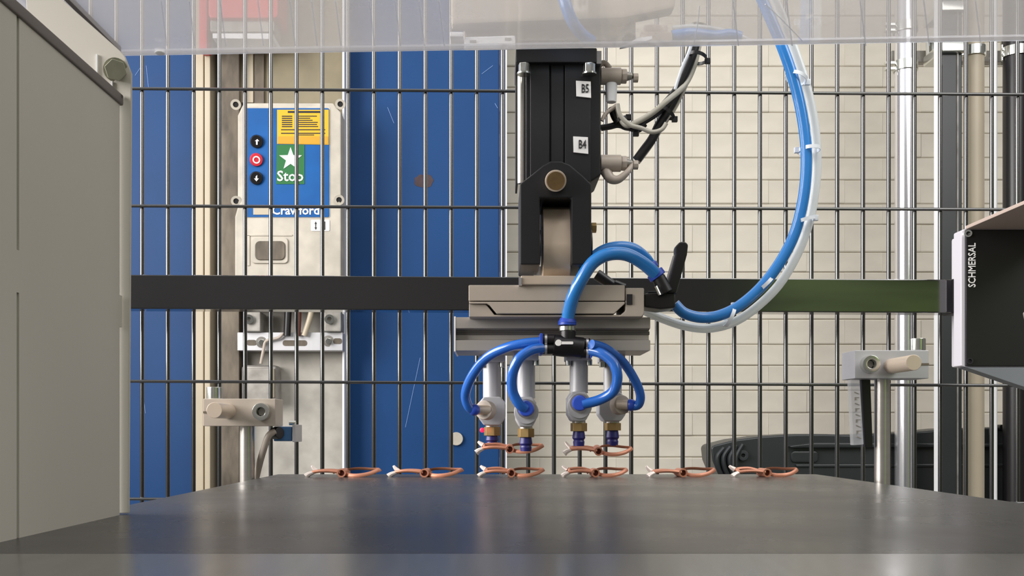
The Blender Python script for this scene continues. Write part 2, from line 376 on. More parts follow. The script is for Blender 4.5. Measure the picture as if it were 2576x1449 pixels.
bp_ = thing('mounting_plate', 'pale steel bracket plate with two bolts and a slot below the black rail', 'bracket', P(730, 882, 3.1))
MB().pb(597, 836, 862, 882, 3.08, .05).build('plate', M['alum'], bp_, bevel=0.002)
for x, y in ((658, 861), (826, 858)):
    n = MB().cyl(P(x, y, 3.078), P(x, y, 3.081), 14*3.1/F).build('washer', M['galv'], bp_)
    MB().cyl(P(x, y, 3.064), P(x, y, 3.08), 8*3.1/F, n=6).build('bolt', M['zinc'], n, bevel=0.001)
for (a, b, y) in ((620, 645, 862), (711, 772, 863), (838, 860, 858)):
    MB().prism(rrect(a, y-7, b, y+7, 6), 3.0785, .002).build('slot', M['galv_dark'], bp_)
for (a, b) in ((612, 655), (815, 858)):
    g = thing('cable_gland', ('left' if a < 700 else 'right')+' grey cable gland block between the black rail and bracket plate', 'cable gland', P((a+b)/2, 836, 3.09))
    MB().pb(a, 784, b, 834, 3.06, .08).build('block', M['galv'], g, bevel=0.004)
    MB().cyl(P((a+b)/2-8, 803, 3.045), P((a+b)/2-8, 803, 3.07), 12*3.06/F, hollow=6*3.06/F).build('eyelet', M['zinc'], g)
for nm, ps, r, mm, lb in (('a', [(725, 775), (724, 800), (722, 845)], 9, 'blackcab', 'thick black cable dropping behind the bracket plate'),
                  ('b', [(785, 775), (778, 805), (765, 845)], 7, 'cream', 'thick cream cable dropping behind the bracket plate'),
                  ('c', [(752, 775), (752, 805), (750, 845)], 6, 'copper_d', 'brown cable between the black and cream cables'),
                  ('d', [(712, 838), (700, 850), (670, 858), (663, 880), (656, 915)], 4, 'greyp', 'thin grey lead running down into the grey switch box')):
    tag(MB().tube([P(x, y, 3.068) for x, y in ps], r*3.07/F, n=10).build('cable', M[mm]), lb, 'cable')
sb = thing('switch_box', 'small grey switch box on the column above the left clamp block', 'switch box', P(655, 1015, 3.1))
MB().pb(606, 918, 697, 1012, 3.09, .07).build('housing', M['galv'], sb, bevel=0.012, seg=3)
MB().pb(612, 926, 680, 1006, 3.08, .012).build('cover', M['galv'], sb, bevel=0.004)
MB().pb(682, 928, 690, 1000, 3.082, .01).build('gasket', M['taupe'], sb)
rb = thing('red_box', 'red box with a white band, seen through the clear hood', 'box', P(605, 95, 3.0))  # plain red box of no known use above the control box
MB().prism(rrect(522, -90, 700, 46, 12), 2.98, .14).build('housing', M['redbox'], rb, bevel=0.01)
MB().prism(rrect(528, 48, 690, 80, 6), 3.0, .10).build('base', M['galv'], rb, bevel=0.004)
MB().prism([(535, 84), (686, 84), (686, 98), (535, 96)], 2.99, .11).build('band', M['white'], rb, label='white band')
tag(MB().pb(500, -120, 521, 126, 3.04, .05).build('post', M['redbox'], bevel=0.004), 'narrow red post over the cream guide rail behind the hood', 'post')

# ---------------------------------------------------------------- posts and pipes at the right
def pipe(px0, px1, d, mm, nm, lb, cat, top=-220, square=False):
    t = thing(nm, lb, cat, (X((px0+px1)/2, d), d, 0))
    r = (px1-px0)/2*d/F
    m = MB()
    if square: m.box(X(px0, d), X(px1, d), d, d+.028, 0, Z(top, d)); o = m.build('shaft', M[mm], t, bevel=0.004)
    else: m.cyl((X((px0+px1)/2, d), d+r, 0), (X((px0+px1)/2, d), d+r, Z(top, d)), r, n=32); o = m.build('shaft', M[mm], t)
    return t, r
def clamp(t, px, py, d, r, lb=None):
    x = X(px, d); z = Z(py, d)
    c = MB().cyl((x, d+r, z-.014), (x, d+r, z+.014), r+.005, n=24, hollow=r+.0003).build('pipe_clamp', M['zinc'], t, bevel=0.001)
    w = .008 if px > 2550 else .03
    MB().box(x-r-w, x-r-.003, d+r-.01, d+r+.006, z-.012, z-.004).box(x-r-w, x-r-.003, d+r-.01, d+r+.006, z+.004, z+.012).build('ear', M['zinc'], c, bevel=0.001)
    MB().cyl((x-r-w*.67, d+r-.001, z-.022), (x-r-w*.67, d+r-.001, z+.022), .004, n=10).build('clamp_bolt', M['zinc'], c)
    return c
t, r = pipe(2262, 2314, 2.9, 'chrome', 'chrome_pipe', 'shiny chrome pipe rising behind the right clamp block', 'pipe')
clamp(t, 2288, 158, 2.9, r); clamp(t, 2288, 60, 2.9, r)
t, r = pipe(2366, 2421, 2.85, 'blackc', 'dark_post', 'dark square steel post just left of the black safety switch', 'post', square=True)
MB().box(X(2352, 2.85), X(2365.5, 2.85), 2.853, 2.857, 0, Z(-220, 2.85)).build('lit_side', M['white'], t, label='white strip for the lit left side')  # white strip paints in the lit left face of the dark post
MB().box(X(2407, 2.85), X(2409, 2.85), 2.845, 2.86, 0, Z(-220, 2.85)).build('seam', M['galv'], t)
for y in (122, 20): MB().box(X(2362, 2.85), X(2424, 2.85), 2.835, 2.96, Z(y+14, 2.85), Z(y-14, 2.85)).build('clamp_band', M['zinc'], t, bevel=0.006)
t, r = pipe(2436, 2486, 2.9, 'cream', 'cream_pipe', 'wide cream pipe next to the dark post at right', 'pipe')
clamp(t, 2461, 122, 2.9, r)
t, r = pipe(2496, 2512, 2.92, 'white', 'white_conduit', 'thin white conduit right of the wide cream pipe', 'pipe')
t, r = pipe(2540, 2600, 2.9, 'blackp', 'black_pipe', 'black pipe at the right edge of the picture', 'pipe')
clamp(t, 2570, 122, 2.9, r); 
cr = thing('cross_pipe', 'horizontal zinc strut with fittings joining the pipes at upper right', 'strut', P(2420, 135, 2.98))
MB().box(X(2250, 3.0), X(2640, 3.0), 3.02, 3.05, Z(150, 3.0), Z(120, 3.0)).build('strut', M['galv'], cr, bevel=0.003)
for x in (2334, 2346, 2500, 2522): 
    MB().cyl(P(x, 100, 3.0), P(x+2, 165, 3.0), .007, n=8).build('threaded_rod', M['zinc'], cr)

# ---------------------------------------------------------------- black moulded cover leaning at right
bc = thing('moulded_cover', 'large black moulded plastic cover with ribbed rounded end, lower right behind the fence', 'plastic cover', P(2150, 1400, 3.02))
d = 3.02
out = [(1789, 1128), (1795, 1120), (1850, 1106), (1920, 1097), (2000, 1092), (2080, 1092), (2140, 1094), (2240, 1090), (2330, 1084), (2390, 1078), (2480, 1076), (2540, 1074), (2640, 1080),
       (2640, 1420), (1960, 1420), (1860, 1240), (1812, 1205), (1793, 1160)]
MB().prism(out, d, .16).build('shell', M['blackc'], bc, bevel=0.022, seg=4)
MB().prism([(1985, 1122), (2050, 1114), (2640, 1116), (2640, 1124), (1990, 1127)], d-.022, .03).build('ledge', M['blackc'], bc, bevel=0.005)
MB().prism([(2000, 1168), (2640, 1166), (2640, 1174), (2005, 1176)], d-.006, .02).build('crease', M['blackc'], bc, bevel=0.003)
MB().prism(rrect(1990, 1134, 2060, 1164, 10), d-.008, .02).build('pad', M['blackc'], bc, bevel=0.006)
for k in range(4):
    x = 1806+k*16
    MB().tube([P(x+14, 1128-k*3, d-.002), P(x-2, 1150, d-.012), P(x+2, 1180, d-.012), P(x+18, 1208, d-.002)], 6*d/F, n=8).build('rib', M['blackc'], bc)
MB().cyl(P(1870, 1146, d-.012), P(1870, 1146, d+.02), 13*d/F, hollow=5*d/F).build('stud', M['blackc'], bc, bevel=0.001)
MB().prism(rrect(2515, 1068, 2548, 1084, 6), d-.02, .06).build('clip', M['blackp'], bc, bevel=0.003)

# ---------------------------------------------------------------- wire mesh fence
fn = thing('wire_fence', 'black welded wire mesh fence across the whole background', 'fence', P(1250, 1400, 2.0))
fd = 2.0; rr = .0041
rm = MB().cyl((0, 0, 0), (0, 0, Z(-160, fd)-.05), rr, n=16)
first = None
for i in range(-5, 40):
    px = 357.5+64.76*i
    if first is None:
        first = rm.build('vertical_rod', M['rod'], fn, world=False); o = first
    else:
        o = first.copy(); C.objects.link(o)
    o.location = Vector((X(px, fd), fd, 0.05))-WLOC[fn]
for (yl, yr) in ((-74, -62), (223, 238), (518, 527.5), (959, 970), (1255, 1266)):
    x0, x1 = 20, 2860
    f = lambda x: yl+(yr-yl)*(x-330)/2246
    MB().cyl(P(x0, f(x0), fd-.0072), P(x1, f(x1), fd-.0072), .0031, n=12).build('horizontal_rod', M['rod'], fn)
for px in (0, 2900): MB().box(X(px, fd)-.02, X(px, fd)+.02, fd-.02, fd+.02, 0, Z(-160, fd)).build('post', M['rod'], fn, bevel=0.002)

rl = thing('crossbar', 'black square steel rail running across in front of the wire fence', 'rail', P(1350, 785, 1.8))
d = 1.79
MB().prism([(0, 688.5), (2396, 703), (2396, 787), (0, 775)], d, .04).build('tube', M['rail'], rl, bevel=0.0022)
MB().prism([(2396, 701), (2416, 703), (2416, 789), (2396, 789)], d-.001, .042).build('end_cap', M['blackp'], rl, bevel=0.002)

# safety switch
ss = thing('safety_switch', 'black safety switch box with silver sides and vertical white maker name at right edge', 'switch box', P(2500, 925, 1.75))
d = 1.74
MB().prism([(2431, 577), (2680, 577), (2680, 921), (2431, 921)], d, .03).build('cover', M['blackp'], ss, bevel=0.0015)
MB().prism([(2418, 580), (2431, 574), (2680, 574), (2680, 924), (2431, 924), (2418, 920)], d+.006, .03).build('bezel', M['sensorgrey'], ss, bevel=0.002)
MB().prism([(2424, 588), (2680, 588), (2680, 921), (2424, 921)], d+.036, .05).build('housing', M['sensorgrey'], ss, bevel=0.004)
MB().extr([P(2433, 576, d), P(2690, 576, d), P(2690, 573, d), P(2433, 573, d)], (0.0, 0, 0)) if 0 else None
tz = Z(576, d)
m = MB().box(X(2431, d), X(2690, d), d-.42, d+.004, tz, tz+.006)
m.build('top_flange', M['brownflange'], ss, bevel=0.001, label='taupe top flange reaching forward')
a = P(2431, 924, d); b = P(2700, 924, d); c = P(2700, 1012, d); e = P(2560, 968, d)
MB().extr([a, b, c, e], (0, .03, 0)).build('bottom_flange', M['greyflange'], ss, bevel=0.001, label='slate grey sloping lower flange')
text('SCHMERSAL', 0.0175, P(2443, 666, d-.0006), M['sticker'], ss, rot=(0, 0, 0), label='white vertical maker name') if 0 else None
cu_rot = (PI/2, -PI/2, 0)
text('SCHMERSAL', 0.0175, P(2446, 667, d-.0006), M['sticker'], ss, rot=cu_rot, sx=0.80, bold=0.0002, label='white vertical maker name')
MB().cyl(P(2436, 587, d-.003), P(2436, 587, d+.002), 9*d/F, hollow=5*d/F, n=18).build('screw', M['zinc'], ss)
MB().cyl(P(2440, 908, d-.002), P(2440, 908, d+.002), 8*d/F, n=16, hollow=5*d/F).build('screw', M['blackp'], ss)
MB().cyl(P(2590, 800, d-.004), P(2590, 800, d+.002), 20*d/F, n=20).build('knob', M['galv'], ss, bevel=0.001)

# ---------------------------------------------------------------- work table
tz = E-.0326
wt = thing('work_table', 'dark grey glossy steel work table filling the foreground', 'table', (0.036, .47, tz-.13))
MB().box(-.1586, .2312, .2685, .743, tz-.012, tz).build('table_top', M['table'], wt)
s0 = .2688; s1 = .17; drop = 0.005
MB().extr([(-.1586, s0, tz), (-.1586, s1, tz-.0002-drop), (-.1586, s1, tz-.010-drop), (-.1586, s0, tz-.012)], (.3898, 0, 0)).build('front_strip', M['strip'], wt, label='lighter polished front strip sloping down')
MB().box(-.14, .21, .29, .72, tz-.13, tz-.012).build('apron', M['base'], wt, bevel=0.003)
struct(MB().box(-.45, .55, .16, .80, 0, tz-.1305).build('machine_base', M['base'], bevel=0.006))

# ---------------------------------------------------------------- sheet metal guard at left
gd = thing('machine_guard', 'grey beige sheet metal side guard filling the left of the picture', 'machine guard', (-.145, .3, tz))
gx = -.1434; gt = E+.1257
dA = .3058; dA2 = .3074; dB = .3893; dB2 = .3909
zz = lambda py, dep: E+(CY-py)/F*dep
m = MB()
m.box(gx-.0016, gx, .06, dA, tz, gt); m.box(gx-.0016, gx, dA2, dB, tz, gt)
m.box(gx-.0016, gx, dA, dA2, zz(735, dA), zz(628, dA))
m.box(gx-.0016, gx, dB, dB2+.001, zz(822, dB), zz(742, dB))
m.build('side_panel', M['guard'], gd)
MB().box(gx-.0030, gx-.0018, .06, dB2, tz, gt).build('inner_panel', M['slot'], gd)
# rear plate faces the camera and turns the corner
MB().prism([(60, -90), (158, 0), (300, 126), (313, 140), (330, 184), (323, 1291), (140, 1291)], .3925, .0016).build('rear_plate', M['guard'], gd, bevel=0.0003)
MB().box(gx-.003, gx+.0008, .06, .3915, gt-.0022, gt+.0020).build('top_edge_seal', M['guard_d'], gd, bevel=0.0007)
bl = MB().cyl(P(291, 176, .3925), P(291, 176, .384), 27*.388/F, n=6).build('hex_bolt', M['bolt'], gd, bevel=0.0003)
MB().cyl(P(291, 176, .3926), P(291, 176, .3915), 30*.388/F, n=24).build('washer', M['bolt'], bl)
MB().cyl(P(305, 243, .392), P(305, 243, .389), 5*.39/F, n=10).build('rivet', M['guard_d'], gd)
for (x, a, b) in ((243, 138, 196), (281, 206, 234)):
    MB().box(X(x, .3924), X(x+4, .3924), .3915, .3926, Z(b, .3924), Z(a, .3924)).build('reflection_line', M['white'], gd)  # white lines painted in as reflections on the rear plate

# ---------------------------------------------------------------- clear hood overhead
hd = thing('clear_hood', 'large clear hazy acrylic hood across the top of the picture', 'hood', P(1300, 125, .6))
def hp(px, py, y=None):
    # point on the hood floor: a plane just above the tool, slightly tipped
    zf = .2236
    dep = zf*F/(CY-py)
    return Vector((X(px, dep), dep if y is None else y, E+zf))
A_ = hp(195, 141); B_ = hp(2660, 100)
fl = [A_, B_, Vector((B_.x, .10, B_.z)), Vector((A_.x, .10, A_.z))]
MB().extr(fl, (0, 0, .003)).build('floor_panel', M['acrylic'], hd)
MB().tube([A_+Vector((0, 0, .0015)), (A_+B_)/2+Vector((0, 0, .0015)), B_+Vector((0, 0, .0015))], .0019, n=8, sub=1).build('rear_edge', M['acrylic2'], hd)
sx = -.2238
MB().box(sx-.0015, sx+.0012, .12, .607, E+.2232, E+.2268).build('seam_strip', M['guard_d'], hd, bevel=0.0005, label='brown seam strip')
c1 = hp(402, 129)
MB().ball(c1+Vector((0, 0, -.001)), .003, (1, 1, .35)).build('cap_screw', M['white'], hd)
c2 = hp(2018, 100)
MB().tube([hp(1925, 8)+Vector((0, 0, -.0006)), hp(1965, 45)+Vector((0, 0, -.0006)), c2+Vector((0, 0, -.0006))], .0003, n=6).build('scratch', M['acrylic2'], hd)
MB().tube([hp(1760, 12)+Vector((0, 0, -.0006)), hp(1755, 60)+Vector((0, 0, -.0006)), hp(1745, 108)+Vector((0, 0, -.0006))], .0003, n=6).build('scratch', M['acrylic2'], hd)
# stiffening ribs of the hood floor
for px in (412, 482, 560, 655, 735, 790, 850, 935, 1000, 1060, 1110, 1850, 1985, 2170, 2330, 2460):
    top = hp(px-8, 0); bot = hp(px+6, 112)
    MB().extr([bot, bot+Vector((.0008, 0, 0)), top+Vector((.0008, 0, 0)), top], (0, 0, -.0008)).build('rib', M['acrylic2'], hd)

# ---------------------------------------------------------------- machine arm inside the hood
ga = thing('gantry_unit', 'beige gantry unit above the black cylinder, seen through the hood', 'machine arm', P(1380, 118, .66))
MB().prism([(1166, 50), (1560, 40), (1600, 40), (1600, 102), (1300, 103), (1166, 105)], .64, .012).build('lower_housing', M['arm'], ga, bevel=0.002)
MB().prism([(1134, -200), (1700, -200), (1700, 20), (1566, 46), (1134, 62)], .625, .014).build('upper_housing', M['arm'], ga, bevel=0.003)
b_ = MB().prism([(1168, 92), (1296, 88), (1298, 122), (1168, 124)], .615, .003).build('bracket', M['white'], ga, bevel=0.001, label='white bracket with slots')
for x, y in ((1190, 104), (1278, 98), (1268, 112)): MB().pb(x-8, y-3, x+8, y+3, .6146, .002).build('slot', M['galv'], b_)
MB().prism([(1131, 79), (1166, 79), (1166, 92), (1131, 92)], .612, .02).build('tab', M['white'], ga, bevel=0.0008)
tag(MB().tube([P(1408, -60, .62), P(1420, 0, .61), P(1438, 50, .612), P(1462, 84, .62), P(1488, 104, .626)], 15*.62/F, n=14).build('air_hose', M['hose']), 'blue air hose curving down over the beige arm inside the hood', 'hose')
vt = thing('valve_block', 'grey valve block beside the blue tube inside the hood', 'valve', P(1650, 112, .62))
MB().pb(1612, 78, 1692, 106, .62, .006).build('block', M['greyp'], vt, bevel=0.001)
MB().pb(1622, 60, 1680, 80, .622, .005).build('cap', M['greyp'], vt, bevel=0.001)
MB().prism([(1560, 118), (1604, 96), (1640, 90), (1640, 98), (1600, 110)], .615, .004).build('lead', M['white'], vt)
tag(MB().tube([P(1690, 92, .625), P(1740, 86, .625), P(1800, 92, .63), P(1835, 88, .631), P(1862, 94, .632)], 15*.63/F, n=14).build('air_hose', M['hose']), 'blue air hose bending right from the grey valve block', 'hose')
tag(MB().tube([P(1692, 72, .632), P(1745, 68, .632), P(1810, 76, .64), P(1860, 92, .642), P(1885, 104, .642)], 7*.63/F, n=12).build('air_hose', M['clear']), 'clear hose lying over the blue hose by the grey valve block', 'hose')

# ---------------------------------------------------------------- pneumatic cylinder
pc = thing('pneumatic_cylinder', 'black pneumatic cylinder with clevis and white B5 and B4 labels', 'cylinder', P(1400, 700, .66))
d = .645
MB().pb(1298, 120, 1502, 157, d-.004, .045).build('top_flange', M['black'], pc, bevel=0.0008)
MB().prism([(1322, 150), (1512, 150), (1512, 440), (1488, 456), (1322, 456)], d+.004, .045).build('barrel', M['black'], pc, bevel=0.0012)
MB().pb(1334, 157, 1382, 456, d, .006).build('front_rib', M['black'], pc, bevel=0.0006)
MB().pb(1386, 157, 1418, 456, d+.0012, .006).build('front_rib', M['black'], pc, bevel=0.0004)
MB().pb(1421, 157, 1486, 456, d, .006).build('front_rib', M['black'], pc, bevel=0.0006)
MB().cyl(P(1312, 190, d+.010), P(1312, 462, d+.010), 10.5*d/F, n=24).build('highlight_rod', M['steel'], pc, label='bright steel rod in place of the edge highlight')  # pale rod puts the highlight of the rounded barrel edge into colour
MB().pb(1298, 186, 1303, 460, d+.014, .03).build('side_plate', M['black'], pc)
MB().pb(1501, 128, 1513, 160, d, .02).build('spacer', M['chrome'], pc)
for x0, x1 in ((1302, 1334), (1466, 1499)):
    n = MB().cyl(P((x0+x1)/2, 184, d-.002), P((x0+x1)/2, 160, d-.002), 15.5*d/F, n=6).build('hex_nut', M['zinc'], pc, bevel=0.0006)
    MB().cyl(P((x0+x1)/2, 188, d-.002), P((x0+x1)/2, 184, d-.002), 18*d/F, n=24).build('washer', M['zinc'], n)
for (x0, y0, x1, y1, s) in ((1449, 203, 1487, 244, 'B5'), (1442, 343, 1480, 385, 'B4')):
    lb = MB().prism([(x0, y0), (x1-1, y0+2), (x1, y1+2), (x0+1, y1-2)], d-.0009, .0010).build('label_plate', M['sticker'], pc, label='white label reading '+s)
    text(s, 31*d/F, P((x0+x1)/2+4, (y0+y1)/2+0, d-.0012), M['ink'], lb, sx=0.62)
# clevis fork with its pin
cl = MB().prism([(1308, 462), (1340, 437), (1366, 416), (1385, 405), (1412, 405), (1434, 414), (1466, 441), (1488, 462), (1488, 666), (1437, 666), (1437, 498), (1359, 498), (1359, 666), (1308, 666)], d-.018, .05).build('clevis', M['black'], pc, bevel=0.0012)
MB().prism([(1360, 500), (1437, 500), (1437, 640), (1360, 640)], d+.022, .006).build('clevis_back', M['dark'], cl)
for x0, x1 in ((1307, 1360), (1436, 1489)):
    a = P((x0+.5), 620, d-.0165+.009); b = P(x1-.5, 620, d-.0165+.009)
    MB().cyl((a.x, d-.004, a.z), (b.x, d-.004, b.z), 44*d/F*1.02, n=36).build('knuckle', M['blackp'], cl, bevel=0.0006)
pn = MB().cyl(P(1398, 455, d-.026), P(1398, 455, d+.005), 27*(d-.026)/F, n=36).build('pin', M['nickel'], pc, bevel=0.0006)
MB().cyl(P(1398, 455, d-.0265), P(1398, 455, d-.02), 22.5*(d-.026)/F, n=32).build('pin_face', M['bronze'], pn)
# steel tongue between the fork legs
def yz(px0, px1, prof, d):   # profile list (py, depth offset) extruded across px0..px1
    x0, x1 = X(px0, d), X(px1, d)
    return MB().extr([(x0, d+o, Z(y, d)) for y, o in prof], (x1-x0, 0, 0))
yz(1364, 1434, [(514, .006), (522, .0005), (530, -.004), (560, -.008), (580, -.009), (620, -.012), (660, -.011), (690, -.005), (706, -.001), (706, .02), (514, .02)], d).build('tongue', M['nickel'], pc, bevel=0.0006, ang=50, label='bright nickel steel tongue')
MB().cyl(P(1487, 573, d-.002), P(1500, 573, d-.002), 13*d/F, n=6).build('side_bolt', M['brass'], pc, bevel=0.0003)
MB().pb(1343, 670, 1364, 692, d+.012, .01).build('spacer', M['chrome'], pc)

def flow(y, lower):
    k = .655
    v = MB().cyl(P(1510, y, k), P(1562, y, k), 21*k/F, n=24).cyl(P(1562, y, k), P(1576, y, k), 19*k/F, n=8).build('flow_valve', M['greyp'], pc, bevel=0.0005, label='warm grey flow control valve, '+('lower' if lower else 'upper'))
    MB().cyl(P(1576, y, k), P(1590, y, k), 12*k/F, 8*k/F, n=14).build('sleeve', M['galv'], v)
    MB().cyl(P(1588, y+2, k), P(1598, y+2, k), 3.5*k/F, n=10).build('needle', M['ink'], v)
    MB().cyl(P(1593, y+4, k), P(1605, y+4, k), 12*k/F, n=8).build('knob', M['greyp'], v, bevel=0.0003)
    if not lower:
        MB().cyl(P(1538, y+18, k), P(1538, y+66, k), 15*k/F, 13*k/F, n=18).build('spigot', M['white'], v, bevel=0.0006)
        MB().tube([P(1508, y-28, k), P(1520, y-34, k), P(1534, y-20, k)], 7*k/F, n=10).build('loop', M['greyp'], v)
    else:
        MB().tube([P(1524, y+20, k), P(1536, y+38, k-.002), P(1556, y+40, k-.003), P(1580, y+20, k-.003), P(1592, y-2, k)], lambda t: (15-10*t)*k/F, n=12).build('spigot', M['greyp'], v)
flow(192, False); flow(411, True)

# ---------------------------------------------------------------- cables with black ties
def cable(ps, r, mm, lb, k=.66):
    return tag(MB().tube([P(x, y, k+(dz[0] if dz else 0)) for x, y, *dz in ps], r*k/F, n=10).build('cable', M[mm]), lb, 'cable')
cable([(1760, 60), (1748, 120), (1728, 175), (1700, 230), (1660, 275), (1615, 305), (1580, 318), (1552, 300), (1540, 270)], 11, 'blackcab', 'thick black sensor cable looping up from the upper valve')
cable([(1770, 60, .006), (1757, 120, .006), (1745, 170, .006), (1722, 215, .004), (1680, 252, -.006), (1640, 285, -.006), (1600, 308, -.004), (1575, 315, -.004), (1558, 292), (1552, 262)], 7, 'greyc', 'pale grey cable winding through the black bundle', .655)
cable([(1752, 60, .01), (1738, 130, .01), (1715, 200, .01), (1688, 262, .01), (1660, 310, .01), (1640, 350, .01), (1618, 380, .01), (1602, 402, .01)], 12, 'blackcab', 'black cable running down to the lower valve', .655)
cable([(1766, 60, .012), (1752, 135, .012), (1730, 205, .012), (1700, 270, .012), (1668, 318, .012), (1648, 352, .012), (1626, 384, .012), (1606, 410, .012)], 4.5, 'greyc', 'thin grey cable beside the black one to the lower valve', .653)
cable([(1553, 262, -.006), (1560, 290, -.006), (1585, 314, -.006), (1612, 322, -.006), (1640, 332, -.006), (1664, 326, -.006), (1676, 310, -.006)], 5.5, 'greyc', 'pale grey cable looping below the bundle', .655)
cable([(1512, 322), (1535, 318), (1556, 314), (1585, 322), (1606, 326), (1622, 312)], 8, 'blackcab', 'short black cable leaving the cylinder side')
cable([(1514, 304), (1524, 286), (1542, 272), (1552, 264)], 5, 'greyp', 'beige lead curling from the cylinder to the upper valve', .652)
cable([(1740, 60, -.004), (1738, 115, -.004), (1716, 170, -.004), (1698, 225, -.004)], 4, 'tiew', 'thin white strand for the highlight along the left of the cable bundle', .655)  # white strand painted in for the highlight on the cables
def tie(cx, cy, k, w, ang, mm, name, lb, grp, hd=1):
    # a flat band round the hoses, its plane across their run; ang = run direction in the picture (deg)
    a = math.radians(ang); n = Vector((-math.sin(a), 0, math.cos(a)))     # across the run
    t = Vector((math.cos(a), 0, math.sin(a)))
    c = P(cx, cy, k); s = k/F
    root = thing(name, lb, 'cable tie', c, grp)
    bm = MB(); N = 24; dd_ = w if w < 25 else 37
    mk = lambda e, off: [bm.bm.verts.new(c+t*off*s+n*math.cos(2*PI*i/N)*(w+e)*s+Vector((0, 1, 0))*math.sin(2*PI*i/N)*(dd_+e)*s) for i in range(N)]
    q4 = [mk(0, -4.5), mk(0, 4.5), mk(-1.6, 4.5), mk(-1.6, -4.5)]
    for a_ in range(4):
        for i in range(N): bm.bm.faces.new((q4[a_][i], q4[a_][(i+1) % N], q4[(a_+1) % 4][(i+1) % N], q4[(a_+1) % 4][i]))
    bm.build('band', M[mm], root)
    h = c+n*(w+3)*s*hd
    MB().box(h.x-7*s, h.x+7*s, h.y-5*s, h.y+5*s, h.z-7*s, h.z+7*s).build('head', M[mm], root, bevel=0.0003)
    return root
BT = 'black ties round the cable bundle'; WT = 'white ties round the hose arc'
tie(1752, 146, .662, 26, -105, 'blackcab', 'cable_tie', 'black cable tie near the top of the cable bundle below the hood', BT, 1)
tie(1678, 284, .66, 22, -130, 'blackcab', 'cable_tie', 'black cable tie midway along the cable bundle where it forks', BT, 1)
tie(1562, 302, .656, 17, -70, 'blackcab', 'cable_tie', 'black cable tie closest to the black cylinder', BT, 1)
tie(1600, 318, .656, 15, 0, 'blackcab', 'cable_tie', 'black cable tie at the lowest bend of the cable bundle', BT, -1)

# ---------------------------------------------------------------- suction gripper head
sg = thing('suction_gripper', 'aluminium suction gripper head with four blue cups', 'gripper', P(1390, 1100, .68))
MB().prism([(1310, 693), (1470, 693), (1470, 716), (1312, 716)], .635, .04).build('adapter_plate', M['nickel'], sg, bevel=0.0008)
MB().pb(1305, 698, 1312, 718, .634, .004).build('shim', M['chrome'], sg)
d = .638
cb2 = MB().prism([(1179, 717), (1572, 717), (1572, 757), (1179, 757)], d, .05).build('changer_body', M['changer'], sg, bevel=0.0006)
MB().prism([(1180, 759), (1572, 759), (1572, 764), (1545, 789), (1250, 789), (1232, 768), (1224, 764), (1180, 764)], d, .05).build('lower_jaw', M['changer'], sg, bevel=0.0005)
MB().prism([(1180, 764), (1222, 766), (1228, 772), (1244, 792), (1618, 792), (1618, 797), (1180, 797)], d+.002, .05).build('jaw_base', M['changer'], sg, bevel=0.0004)
MB().pb(1182, 755, 1570, 761, d+.002, .04).build('parting_gap', M['dark'], sg)
ec = MB().prism([(1573, 724), (1621, 724), (1621, 790), (1614, 797), (1555, 797), (1573, 782)], d+.001, .05).build('end_cap', M['changer'], sg, bevel=0.0008)
MB().pb(1577, 740, 1591, 766, d, .002).build('slot', M['dark'], ec)
d = .652
yz(1144, 1636, [(798, 0), (826, 0), (830, .006), (834, .006), (852, .006), (856, 0), (882, 0), (882, .045), (798, .045)], d).build('profile', M['alu'], sg, bevel=0.0003)
MB().pb(1146, 834, 1634, 842, d+.0052, .002).build('profile_slot', M['alu_dark'], sg)
MB().pb(1142, 796, 1146, 884, d-.0002, .045).build('profile_end', M['white'], sg)
GN = []
def nozzle(cx, k, ty, by, wid, cupy, top=885, side=0):
    s = k/F
    st = MB().cyl(P(cx, top+18, k), P(cx, ty+4, k), 23*s, n=28).build('nozzle', M['alum'], sg)
    MB().pb(cx-32, top-6, cx+32, top+20, k-.010, .02).build('mount_block', M['alum'], st, bevel=0.0006)
    for q in (-26, 26):
        MB().cyl(P(cx+q, top+18, k-.004), P(cx+q, top+34, k-.004), 8*s, n=8).build('clamp_screw', M['zinc'], st, bevel=0.0003)
    h = wid
    MB().prism([(cx-h*.62, ty), (cx+h*.62, ty), (cx+h, ty+15), (cx+h, by-18), (cx+h*.62, by), (cx-h*.62, by), (cx-h, by-18), (cx-h, ty+15)], k-.011, .022).build('valve_body', M['alum'], st, bevel=0.0012)
    MB().cyl(P(cx, by-1, k), P(cx, by+6, k), 17*s, n=20).build('neck', M['steel'], st)
    MB().cyl(P(cx, by+4, k), P(cx, cupy[0], k), 21.5*s, n=6).build('hex_nut', M['brass'], st, bevel=0.0003)
    c0, c1 = cupy; pts = [P(cx, c0-1, k), P(cx, c0+(c1-c0)*.45, k), P(cx, c0+(c1-c0)*.6, k), P(cx, c0+(c1-c0)*.72, k), P(cx, c1, k)]
    rs = [14, 16.5, 13, 14.5, 13.5]
    m = MB()
    for i in range(4): m.cyl(pts[i], pts[i+1], rs[i]*s, rs[i+1]*s, n=24)
    m.build('bellows_cup', M['cup'], st)
    return st
n1 = nozzle(1238, .70, 998, 1070, 34, (1096, 1121), top=890)
n2 = nozzle(1323, .67, 998, 1074, 26, (1100, 1135), top=886)
n3 = nozzle(1456, .67, 985, 1060, 27, (1085, 1122), top=886)
n4 = nozzle(1541, .70, 987, 1060, 34, (1083, 1121), top=890)
